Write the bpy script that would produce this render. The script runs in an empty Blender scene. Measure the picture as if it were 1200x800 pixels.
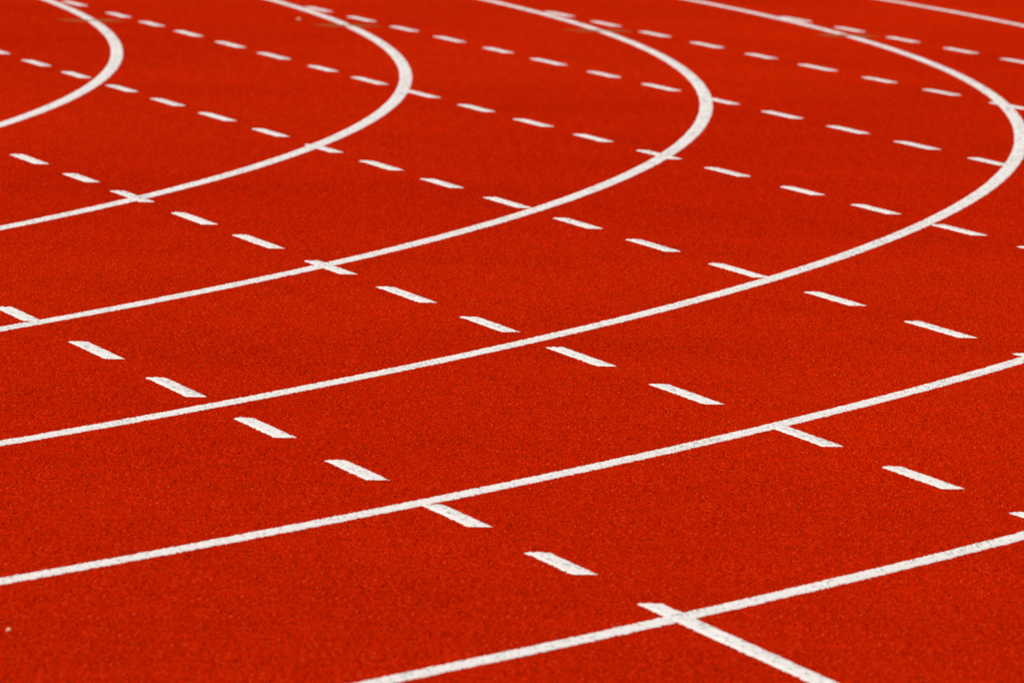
import bpy, math, random
import numpy as np
from mathutils import Matrix, Vector

random.seed(7)
rng = np.random.default_rng(11)
scene = bpy.context.scene
col = scene.collection

# ------------------------------------------------------------------ camera
CAM = Vector((38.492862, -3.968277, 1.735950))
RIGHT = Vector((0.2572155835945627, 0.9657981597802885, 0.03277282595561165))
UP = Vector((-0.09336906791561916, -0.008917362183010948, 0.9955916320501422))
FWD = Vector((-0.9618328132854884, 0.25914165087207675, -0.08788198945527852))
cam_data = bpy.data.cameras.new('camera')
cam_data.sensor_width = 36.0
cam_data.sensor_fit = 'HORIZONTAL'
cam_data.lens = 271.4222
cam_data.clip_start = 0.5
cam_data.clip_end = 3000
cam_data.dof.use_dof = True
cam_data.dof.focus_distance = 18.6
cam_data.dof.aperture_fstop = 13.0
cam_data.dof.aperture_blades = 9
cam = bpy.data.objects.new('camera', cam_data)
col.objects.link(cam)
cam.matrix_world = Matrix(((RIGHT.x, UP.x, -FWD.x, CAM.x), (RIGHT.y, UP.y, -FWD.y, CAM.y),
                           (RIGHT.z, UP.z, -FWD.z, CAM.z), (0, 0, 0, 1)))
scene.camera = cam

# ------------------------------------------------------------------ light
SUN_EL = math.radians(52)
SUN_AZ = math.radians(-62)          # direction of the sun in the xy plane (angle from +x)
world = bpy.data.worlds.new('World')
scene.world = world
world.use_nodes = True
nt = world.node_tree
bg = nt.nodes['Background']
sky = nt.nodes.new('ShaderNodeTexSky')
sky.sky_type = 'NISHITA'
sky.sun_disc = False
sky.sun_elevation = SUN_EL
sky.sun_rotation = math.pi / 2 - SUN_AZ
nt.links.new(sky.outputs['Color'], bg.inputs['Color'])
bg.inputs['Strength'].default_value = 0.09
sun_data = bpy.data.lights.new('sun', 'SUN')
sun_data.energy = 4.0
sun_data.angle = math.radians(0.5)
sun_data.color = (1.0, 0.95, 0.88)
sun = bpy.data.objects.new('sun', sun_data)
col.objects.link(sun)
to_sun = Vector((math.cos(SUN_EL) * math.cos(SUN_AZ), math.cos(SUN_EL) * math.sin(SUN_AZ), math.sin(SUN_EL)))
sun.rotation_euler = to_sun.to_track_quat('Z', 'Y').to_euler()
sun.location = (0, 0, 30)
scene.view_settings.view_transform = 'Standard'
scene.view_settings.look = 'None'
scene.view_settings.gamma = 1
scene.view_settings.exposure = 0.0

# ------------------------------------------------------------------ materials
RED = (0.60, 0.0105, 0.0012)

def new_mat(name):
    m = bpy.data.materials.new(name)
    m.use_nodes = True
    n = m.node_tree.nodes
    return m, n, m.node_tree.links, n['Principled BSDF']

def node(n, t, **kw):
    a = n.new(t)
    for k, v in kw.items():
        setattr(a, k, v)
    return a

def math_node(n, l, op, a, b=None):
    m = node(n, 'ShaderNodeMath', operation=op)
    for i, v in enumerate((a, b)):
        if v is None:
            continue
        if isinstance(v, (int, float)):
            m.inputs[i].default_value = v
        else:
            l.new(v, m.inputs[i])
    return m.outputs[0]

def noise(n, l, vec, scale, detail=3.0, rough=0.5):
    t = node(n, 'ShaderNodeTexNoise')
    t.inputs['Scale'].default_value = scale
    t.inputs['Detail'].default_value = detail
    t.inputs['Roughness'].default_value = rough
    l.new(vec, t.inputs['Vector'])
    return t.outputs['Fac']

def ramp(n, l, fac, pts):
    r = node(n, 'ShaderNodeValToRGB')
    e = r.color_ramp.elements
    while len(e) < len(pts):
        e.new(0.5)
    for i, (p, c) in enumerate(pts):
        e[i].position = p
        e[i].color = (*c, 1) if len(c) == 3 else c
    l.new(fac, r.inputs['Fac'])
    return r.outputs['Color']

def mix(n, l, fac, a, b, blend='MIX'):
    m = node(n, 'ShaderNodeMix', data_type='RGBA', blend_type=blend)
    if isinstance(fac, (int, float)):
        m.inputs[0].default_value = fac
    else:
        l.new(fac, m.inputs[0])
    for i, v in ((6, a), (7, b)):
        if isinstance(v, tuple):
            m.inputs[i].default_value = (*v, 1) if len(v) == 3 else v
        else:
            l.new(v, m.inputs[i])
    return m.outputs[2]

def rubber(name, granules):
    m, n, l, b = new_mat(name)
    pos = node(n, 'ShaderNodeNewGeometry').outputs['Position']
    big = ramp(n, l, noise(n, l, pos, 1.1, 4, 0.55), [(0.3, (0.93, 0.93, 0.93)), (0.7, (1.05, 1.05, 1.05))])
    # broad fading: laid areas that have weathered a little differently
    drift = ramp(n, l, noise(n, l, pos, 0.16, 1, 0.5), [(0.36, (0.95, 0.86, 0.9)), (0.64, (1.05, 1.16, 1.1))])
    mid = ramp(n, l, noise(n, l, pos, 9.0, 3, 0.6), [(0.3, (0.94, 0.94, 0.94)), (0.7, (1.05, 1.05, 1.05))])
    if granules:
        tone = node(n, 'ShaderNodeAttribute', attribute_name='tone').outputs['Fac']
        c = ramp(n, l, tone, [(0.0, (0.31, 0.0056, 0.0001)), (0.3, (0.395, 0.0090, 0.0001)),
                              (0.7, (0.48, 0.0138, 0.0002)), (0.96, (0.54, 0.023, 0.0012)), (1.0, (0.74, 0.10, 0.035))])
    else:
        c = ramp(n, l, noise(n, l, pos, 260, 2, 0.6), [(0.3, (0.42, 0.008, 0.0001)), (0.7, (0.50, 0.011, 0.0001))])
    c = mix(n, l, 1.0, c, big, 'MULTIPLY')
    c = mix(n, l, 1.0, c, mid, 'MULTIPLY')
    c = mix(n, l, 1.0, c, drift, 'MULTIPLY')
    # a lighter, more orange area in the middle lanes, a darker one beside it
    for centre, radius, tint in (((19.0, 1.6, 0), 3.6, (1.05, 1.20, 1.0)), ((22.2, -0.5, 0), 2.4, (0.95, 0.84, 0.9))):
        vm = node(n, 'ShaderNodeVectorMath', operation='DISTANCE')
        l.new(pos, vm.inputs[0])
        vm.inputs[1].default_value = centre
        d = math_node(n, l, 'DIVIDE', vm.outputs['Value'], radius)
        d = math_node(n, l, 'ADD', d, math_node(n, l, 'MULTIPLY', math_node(n, l, 'SUBTRACT', noise(n, l, pos, 0.9, 2), 0.5), 0.8))
        c = mix(n, l, 1.0, c, ramp(n, l, d, [(0.0, tint), (0.45, tuple(0.5 + v / 2 for v in tint)), (1.0, (1, 1, 1))]), 'MULTIPLY')
    l.new(c, b.inputs['Base Color'])
    b.inputs['Roughness'].default_value = 0.8
    b.inputs['Specular IOR Level'].default_value = 0.0
    return m

def paint(name):
    m, n, l, b = new_mat(name)
    pos = node(n, 'ShaderNodeNewGeometry').outputs['Position']
    fine = noise(n, l, pos, 170, 2, 0.6)
    worn = noise(n, l, pos, 2.4, 4, 0.65)
    # worn patches: tiny dark pits where the paint has left the granules
    pit = math_node(n, l, 'ADD', fine, math_node(n, l, 'MULTIPLY', math_node(n, l, 'SUBTRACT', worn, 0.5), 0.45))
    wear = node(n, 'ShaderNodeAttribute', attribute_name='wear').outputs['Fac']
    mask = ramp(n, l, math_node(n, l, 'ADD', wear, math_node(n, l, 'MULTIPLY', pit, 0.46)), [(0.42, (0, 0, 0)), (0.62, (1, 1, 1))])
    c = ramp(n, l, noise(n, l, pos, 38, 4, 0.7), [(0.35, (0.70, 0.645, 0.57)), (0.65, (0.82, 0.76, 0.68))])
    c = mix(n, l, math_node(n, l, 'MULTIPLY', mask, 0.75), c, (0.36, 0.32, 0.30))
    l.new(c, b.inputs['Base Color'])
    b.inputs['Roughness'].default_value = 0.75
    b.inputs['Specular IOR Level'].default_value = 0.25
    return m

def flat(name, color, rough=0.8, spread=0.15, scale=60):
    m, n, l, b = new_mat(name)
    pos = node(n, 'ShaderNodeNewGeometry').outputs['Position']
    lo = tuple(v * (1 - spread) for v in color)
    hi = tuple(v * (1 + spread) for v in color)
    l.new(ramp(n, l, noise(n, l, pos, scale), [(0.3, lo), (0.7, hi)]), b.inputs['Base Color'])
    b.inputs['Roughness'].default_value = rough
    b.inputs['Specular IOR Level'].default_value = 0.2
    return m

M_BASE = rubber('red_rubber_base', False)
M_GRAN = rubber('red_rubber_granules', True)
M_WHITE = paint('white_line_paint')
M_YELLOW = flat('faded_yellow_paint', (0.31, 0.058, 0.0004), spread=0.2, scale=90)
M_GRASS = flat('infield_grass', (0.05, 0.09, 0.025), spread=0.4, scale=14)
M_CHIP = flat('pale_stone', (0.75, 0.42, 0.27), spread=0.1, scale=300)
M_SCRAP = flat('pale_scrap', (0.80, 0.30, 0.20), spread=0.1, scale=120)

# ------------------------------------------------------------------ helpers
def mesh_np(name, co, quads, mat, smooth=True, tris=None, wear=None):
    faces = quads if tris is None else tris
    k = faces.shape[1]
    me = bpy.data.meshes.new(name)
    me.vertices.add(len(co))
    me.vertices.foreach_set('co', np.ascontiguousarray(co, dtype=np.float32).ravel())
    me.loops.add(faces.size)
    me.loops.foreach_set('vertex_index', np.ascontiguousarray(faces, dtype=np.int32).ravel())
    me.polygons.add(len(faces))
    me.polygons.foreach_set('loop_start', np.arange(0, faces.size, k, dtype=np.int32))
    me.update(calc_edges=True)
    me.polygons.foreach_set('use_smooth', np.full(len(faces), smooth, dtype=bool))
    me.materials.append(mat)
    if wear is not None:
        me.attributes.new('wear', 'FLOAT', 'POINT').data.foreach_set('value', wear.astype(np.float32))
    return me

def link(name, me, parent=None, **props):
    o = bpy.data.objects.new(name, me)
    col.objects.link(o)
    if parent is not None:
        o.parent = parent
    for k, v in props.items():
        o[k] = v
    return o

def ribbon(centre, normal, width, z, amp, cols=11, ragged=0.0016):
    """Painted ribbon over granules: a fine grid with a lumpy top, ragged sides and a skirt down to the rubber."""
    n = len(centre)
    t = np.linspace(-1, 1, cols)
    jit = rng.normal(0, 1, (n, 2))
    jit = (jit + np.roll(jit, 1, 0)) * 0.7 * ragged
    half = width / 2
    off = t[None, :] * half
    off = off + np.where(t[None, :] > 0, jit[:, :1] * t[None, :] ** 4, jit[:, 1:] * t[None, :] ** 4)
    x = centre[:, None, 0] + normal[:, None, 0] * off
    y = centre[:, None, 1] + normal[:, None, 1] * off
    zz = z + rng.uniform(-amp, amp, (n, cols))
    # worn places: crumbs of the rubber underneath stand up bare through the paint, in clusters
    run = np.convolve(rng.normal(0, 1, n + 400), np.hanning(81) / 6.4, 'same')[200:200 + n]
    chance = np.where(run > 0.35, 0.085, 0.032)[:, None]
    worn = (rng.random((n, cols)) < chance)
    worn[:, [0, 1, -2, -1]] = False
    worn[[0, 1, -2, -1]] = False
    zz = zz + worn * rng.uniform(0.0015, 0.0032, (n, cols))
    zz[:, 0] = zz[:, -1] = z - 0.0018
    zz[0, :] = zz[-1, :] = z - 0.0018
    co = np.stack([x, y, zz], -1).reshape(-1, 3)
    i = np.arange(n - 1)[:, None] * cols + np.arange(cols - 1)[None, :]
    quads = np.stack([i, i + cols, i + cols + 1, i + 1], -1).reshape(-1, 4)
    return co, quads, worn.ravel()

# ------------------------------------------------------------------ ground and track
LANE = 1.22
CX, CY, R0 = -0.805929, -29.098962, 29.138067
Z_PAINT = 0.0046
LINE_W = 0.0515
Z_TRACK = -0.0046      # the rubber lies this far under the painted surface, which is z = 0

g = np.array([(-1500, -1500, -0.03), (1500, -1500, -0.03), (1500, 1500, -0.03), (-1500, 1500, -0.03)], float)
link('ground', mesh_np('ground', g, np.array([[0, 1, 2, 3]]), M_GRASS, False), kind='structure',
     label='grass ground lying all round the red running track')

# the red rubber sheet of the bend: a real slab 13 mm thick over the ground
slab = [(-60, -14), (60, -14), (60, 14.5), (-60, 14.5)]
bz = [(x, y, 0.0) for x, y in slab] + [(x, y, -0.028) for x, y in slab]
bf = [[0, 1, 2, 3]] + [[i, i + 4, (i + 1) % 4 + 4, (i + 1) % 4] for i in range(4)]
track = link('running_track', mesh_np('running_track', np.array(bz, float), np.array(bf), M_BASE, False),
             kind='structure', label='red rubber athletics track bend with white lane lines and dashed rows')
track.location.z = Z_TRACK

# rubber granules: one lumpy tile of loose crumbs, laid out over the bend in four turns
TILE = 0.26
def granule_tile():
    s = 0.0043
    m = int(TILE / s)
    gx, gy = np.meshgrid(np.arange(m), np.arange(m))
    px = (gx.ravel() + rng.uniform(0, 1, m * m)) * (TILE / m) - TILE / 2
    py = (gy.ravel() + rng.uniform(0, 1, m * m)) * (TILE / m) - TILE / 2
    N = m * m
    r = rng.uniform(0.0020, 0.0036, N)
    top = rng.uniform(0.0006, 0.0026, N)                  # where the crumb's centre sits
    octa = np.array([(1, 0, 0), (0, 1, 0), (-1, 0, 0), (0, -1, 0), (0.1, 0.1, 1), (0, 0, -1)], float)
    tri = np.array([(0, 1, 4), (1, 2, 4), (2, 3, 4), (3, 0, 4)])  # the buried lower half is left off
    v = octa[None, :5] * (1 + rng.uniform(-0.25, 0.25, (N, 5, 3)))
    a = rng.uniform(0, 6.28, N)
    ca, sa = np.cos(a)[:, None], np.sin(a)[:, None]
    tx, ty = rng.normal(0, 0.28, (2, N, 1))
    X = (v[..., 0] * ca - v[..., 1] * sa)
    Y = (v[..., 0] * sa + v[..., 1] * ca)
    Z = v[..., 2] * 0.8 + tx * X + ty * Y
    co = np.stack([X * r[:, None] + px[:, None], Y * r[:, None] + py[:, None], Z * r[:, None] * 0.75 + top[:, None]], -1)
    co[..., 2] = np.clip(co[..., 2], -0.002, 0.0046)
    faces = (tri[None] + (np.arange(N) * 5)[:, None, None]).reshape(-1, 3)
    me = mesh_np('granules', co.reshape(-1, 3), None, M_GRAN, False, tris=faces)
    att = me.attributes.new('tone', 'FLOAT', 'POINT')
    tone = np.clip(rng.normal(0.5, 0.24, N), 0, 0.97)
    tone[rng.random(N) < 0.0004] = 1.0
    att.data.foreach_set('value', np.repeat(tone, 5).astype(np.float32))
    return me

gran = link('track_granules', granule_tile(), track, kind='stuff')
X0, X1, Y0, Y1 = -14.0, 29.0, -7.0, 13.5
ng = bpy.data.node_groups.new('lay_granules', 'GeometryNodeTree')
ng.interface.new_socket('Geometry', in_out='INPUT', socket_type='NodeSocketGeometry')
ng.interface.new_socket('Geometry', in_out='OUTPUT', socket_type='NodeSocketGeometry')
gn, gl = ng.nodes, ng.links
gi, go = gn.new('NodeGroupInput'), gn.new('NodeGroupOutput')
grid = gn.new('GeometryNodeMeshGrid')
nx, ny = int((X1 - X0) / TILE) + 1, int((Y1 - Y0) / TILE) + 1
grid.inputs['Size X'].default_value = (nx - 1) * TILE
grid.inputs['Size Y'].default_value = (ny - 1) * TILE
grid.inputs['Vertices X'].default_value = nx
grid.inputs['Vertices Y'].default_value = ny
tr = gn.new('GeometryNodeTransform')
tr.inputs['Translation'].default_value = ((X0 + X1) / 2, (Y0 + Y1) / 2, 0)
iop = gn.new('GeometryNodeInstanceOnPoints')
rv = gn.new('FunctionNodeRandomValue'); rv.data_type = 'INT'
rv.inputs['Min'].default_value = 0
rv.inputs['Max'].default_value = 3
mu = gn.new('ShaderNodeMath'); mu.operation = 'MULTIPLY'; mu.inputs[1].default_value = math.pi / 2
cx = gn.new('ShaderNodeCombineXYZ')
gl.new(grid.outputs['Mesh'], tr.inputs['Geometry'])
gl.new(tr.outputs['Geometry'], iop.inputs['Points'])
gl.new(gi.outputs[0], iop.inputs['Instance'])
gl.new([s for s in rv.outputs if s.enabled and s.type == 'INT'][0], mu.inputs[0])
gl.new(mu.outputs[0], cx.inputs['Z'])
gl.new(cx.outputs[0], iop.inputs['Rotation'])
gl.new(iop.outputs[0], go.inputs[0])
gm = gran.modifiers.new('lay', 'NODES')
gm.node_group = ng

# ------------------------------------------------------------------ curved lane lines
def lane_path(k):
    R = R0 + LANE * k
    s = [-40.0, -20.0, -10.0]
    s += list(np.arange(-6.0, 0.0, 0.012))
    fine_end = R * math.radians(52)
    s += list(np.arange(0.0, fine_end, 0.0055))
    s += list(np.arange(fine_end, R * math.radians(95), 0.25))
    s = np.array(s)
    th = np.clip(s, 0, None) / R
    x = CX + R * np.sin(th) + np.clip(s, None, 0)
    y = CY + R * np.cos(th)
    return np.stack([x, y], 1), np.stack([np.sin(th), np.cos(th)], 1)

lane_labels = {
    3: 'innermost white curved lane line showing at the far top left of the bend',
    4: 'white curved lane line second from the inside, its tip turning back near the top centre',
    5: 'white curved lane line third from the inside, turning back right of the top centre',
    6: 'white curved lane line fourth from the inside, swinging back at the upper right edge',
    7: 'white curved lane line second from the outside, running low from side to side',
    8: 'outermost white curved lane line, crossed by a solid white stripe at the lower right',
}
for k in range(3, 9):
    c, nrm = lane_path(k)
    co, q, w = ribbon(c, nrm, LINE_W, Z_PAINT, 0.0012)
    link('lane_line', mesh_np('lane_line', co, q, M_WHITE, wear=w), track, label=lane_labels[k])

# ------------------------------------------------------------------ dashed rows, straight lanes cut across the bend
POLY = {0: (0.000529, -0.009863, 0.040055), 1: (0.000295, -0.002074, 0.002743), 2: (0.000242, 0.000952, -0.002063),
        3: (0.00068, 0.001841, -0.007626), 4: (0.000268, -0.001902, -0.02047), 5: (0.002392, 0.02692, 0.063636),
        6: (0.0, -0.014661, -0.124213)}
RANGE = {0: (19, 27), 1: (12, 23), 2: (6, 19.3), 3: (2, 16), 4: (2, 12), 5: (2, 8.3), 6: (2, 4.8)}
def row_y(k, x):
    a, b = RANGE[k]
    u = min(max(x, a), b) - 12
    p = POLY[k]
    return LANE * k + p[0] * u * u + p[1] * u + p[2]

# start and end of every dash along its row, metres
DASHES = {
    0: [(18.631, 19.025), (19.597, 20.053), (20.524, 20.98), (21.458, 21.879), (22.345, 22.729), (23.19, 23.58), (24.016, 24.362)],
    1: [(11.72, 12.13), (12.653, 13.097), (13.555, 13.925), (14.322, 14.774), (15.215, 15.67), (16.07, 16.558), (16.999, 17.447), (17.867, 18.349), (18.782, 19.209), (19.64, 20.132), (20.585, 21.064), (21.576, 22.003), (22.418, 22.855), (23.292, 23.786)],
    2: [(5.856, 6.283), (6.76, 7.161), (7.583, 7.975), (8.465, 8.87), (9.314, 9.73), (10.148, 10.599), (11.048, 11.459), (11.881, 12.276), (12.704, 13.142), (13.554, 13.944), (14.369, 14.803), (15.226, 15.636), (16.061, 16.496), (16.924, 17.396), (17.873, 18.304), (18.776, 19.256), (19.696, 20.126)],
    3: [(1.425, 1.845), (2.504, 2.901), (3.293, 3.663), (4.078, 4.513), (4.96, 5.401), (5.83, 6.292), (6.782, 7.165), (7.573, 8.049), (8.464, 8.912), (9.359, 9.766), (10.211, 10.626), (11.067, 11.454), (11.913, 12.348), (12.783, 13.191), (13.667, 14.029), (14.452, 14.851), (15.29, 15.704), (16.136, 16.584)],
    4: [(1.501, 1.921), (2.393, 2.827), (3.275, 3.676), (4.132, 4.573), (5.042, 5.427), (5.877, 6.347), (6.834, 7.219), (7.679, 8.137), (8.621, 8.991), (9.436, 9.861), (10.317, 10.73), (11.175, 11.592), (12.044, 12.414)],
    5: [(1.485, 1.905), (2.372, 2.811), (3.284, 3.716), (4.201, 4.63), (5.116, 5.482), (5.943, 6.391), (6.872, 7.241), (7.719, 8.09), (8.565, 8.986)],
    6: [(1.531, 1.951), (2.46, 2.86), (3.338, 3.766), (4.259, 4.675), (5.126, 5.496)],
}
DASH_L = 0.42
variants = []
for i in range(8):
    s = np.arange(-DASH_L / 2, DASH_L / 2 + 1e-6, 0.0055)
    co, q, w = ribbon(np.stack([s, 0 * s], 1), np.stack([0 * s, 0 * s + 1], 1), 0.05, Z_PAINT + 0.0003, 0.0012)
    # ends cut by hand: slightly uneven
    co = co.reshape(len(s), -1, 3)
    co[:3, :, 0] += rng.normal(0, 0.002, co.shape[1])[None]
    co[-3:, :, 0] += rng.normal(0, 0.002, co.shape[1])[None]
    co = co.reshape(-1, 3)
    variants.append(mesh_np('dash', co, q, M_WHITE, wear=w))

row_labels = {
    0: 'dashed white row lowest in the frame, ending in a solid stripe past the outermost lane line',
    1: 'dashed white row second up from the solid stripe, crossing the middle of the frame',
    2: 'dashed white row third up from the solid stripe, running from the left edge to the right edge',
    3: 'dashed white row springing from the innermost curved lane line at the top left',
    4: 'dashed white row springing from the second curved lane line near the top centre',
    5: 'dashed white row springing from the third curved lane line near the top',
    6: 'short dashed white row springing from the fourth curved lane line at the top right',
}
for k in range(7):
    row = bpy.data.objects.new('dashed_line', None)
    col.objects.link(row)
    row.parent = track
    row['label'] = row_labels[k]
    for i, (a, b) in enumerate(DASHES[k]):
        c = (a + b) / 2
        d = link('dash', variants[(i * 5 + k * 3) % 8], row)
        d.location = (c, row_y(k, c), 0)
        d.rotation_euler = (0, 0, math.atan2(row_y(k, b) - row_y(k, a), b - a))
        d.scale = ((b - a) / DASH_L, 1, 1)
    if k == 0:
        s = np.arange(24.808, 31.0, 0.0055)
        yy = np.array([row_y(0, v) for v in s])
        co, q, w = ribbon(np.stack([s, yy], 1), np.stack([0 * s, 0 * s + 1], 1), 0.05, Z_PAINT + 0.0003, 0.0012)
        link('solid_stripe', mesh_np('solid_stripe', co, q, M_WHITE, wear=w), row)

# ------------------------------------------------------------------ faded yellow ticks across the lane lines
for k in (3, 4, 5, 6):
    R = R0 + LANE * k
    x = 3.275
    y = CY + math.sqrt(R * R - (x - CX) ** 2)
    s = np.arange(-0.14, 0.1401, 0.006)
    co, q, w = ribbon(np.stack([-0.34 * s, s], 1), np.stack([0 * s + 0.95, 0 * s + 0.32], 1), 0.17, 0.0051, 0.0006, 13, 0.008)
    t = link('yellow_tick', mesh_np('yellow_tick', co, q, M_YELLOW), track)
    t.location = (x, y, 0)

# ------------------------------------------------------------------ litter
def chip(name, size, mat, loc, flatten, **props):
    import bmesh
    bm = bmesh.new()
    bmesh.ops.create_icosphere(bm, subdivisions=2, radius=1)
    for v in bm.verts:
        d = 1 + random.uniform(-0.18, 0.18)
        v.co = Vector((v.co.x * size[0] * d, v.co.y * size[1] * d, v.co.z * size[2] * d))
        if v.co.z < -size[2] * flatten:
            v.co.z = -size[2] * flatten
    me = bpy.data.meshes.new(name)
    bm.to_mesh(me); bm.free()
    me.materials.append(mat)
    o = link(name, me, None, **props)
    o.location = loc
    return o

chip('pebble', (0.0050, 0.0048, 0.0046), M_CHIP, (25.21, -1.2915, 0.0035), 0.6,
     label='small pale stone chip lying alone on the red rubber at the lower left', category='pebble')
chip('scrap', (0.009, 0.012, 0.008), M_SCRAP, (2.87, 4.53, 0.004), 0.5,
     label='pale crumb of litter beside the second curved lane line near the top', category='litter')
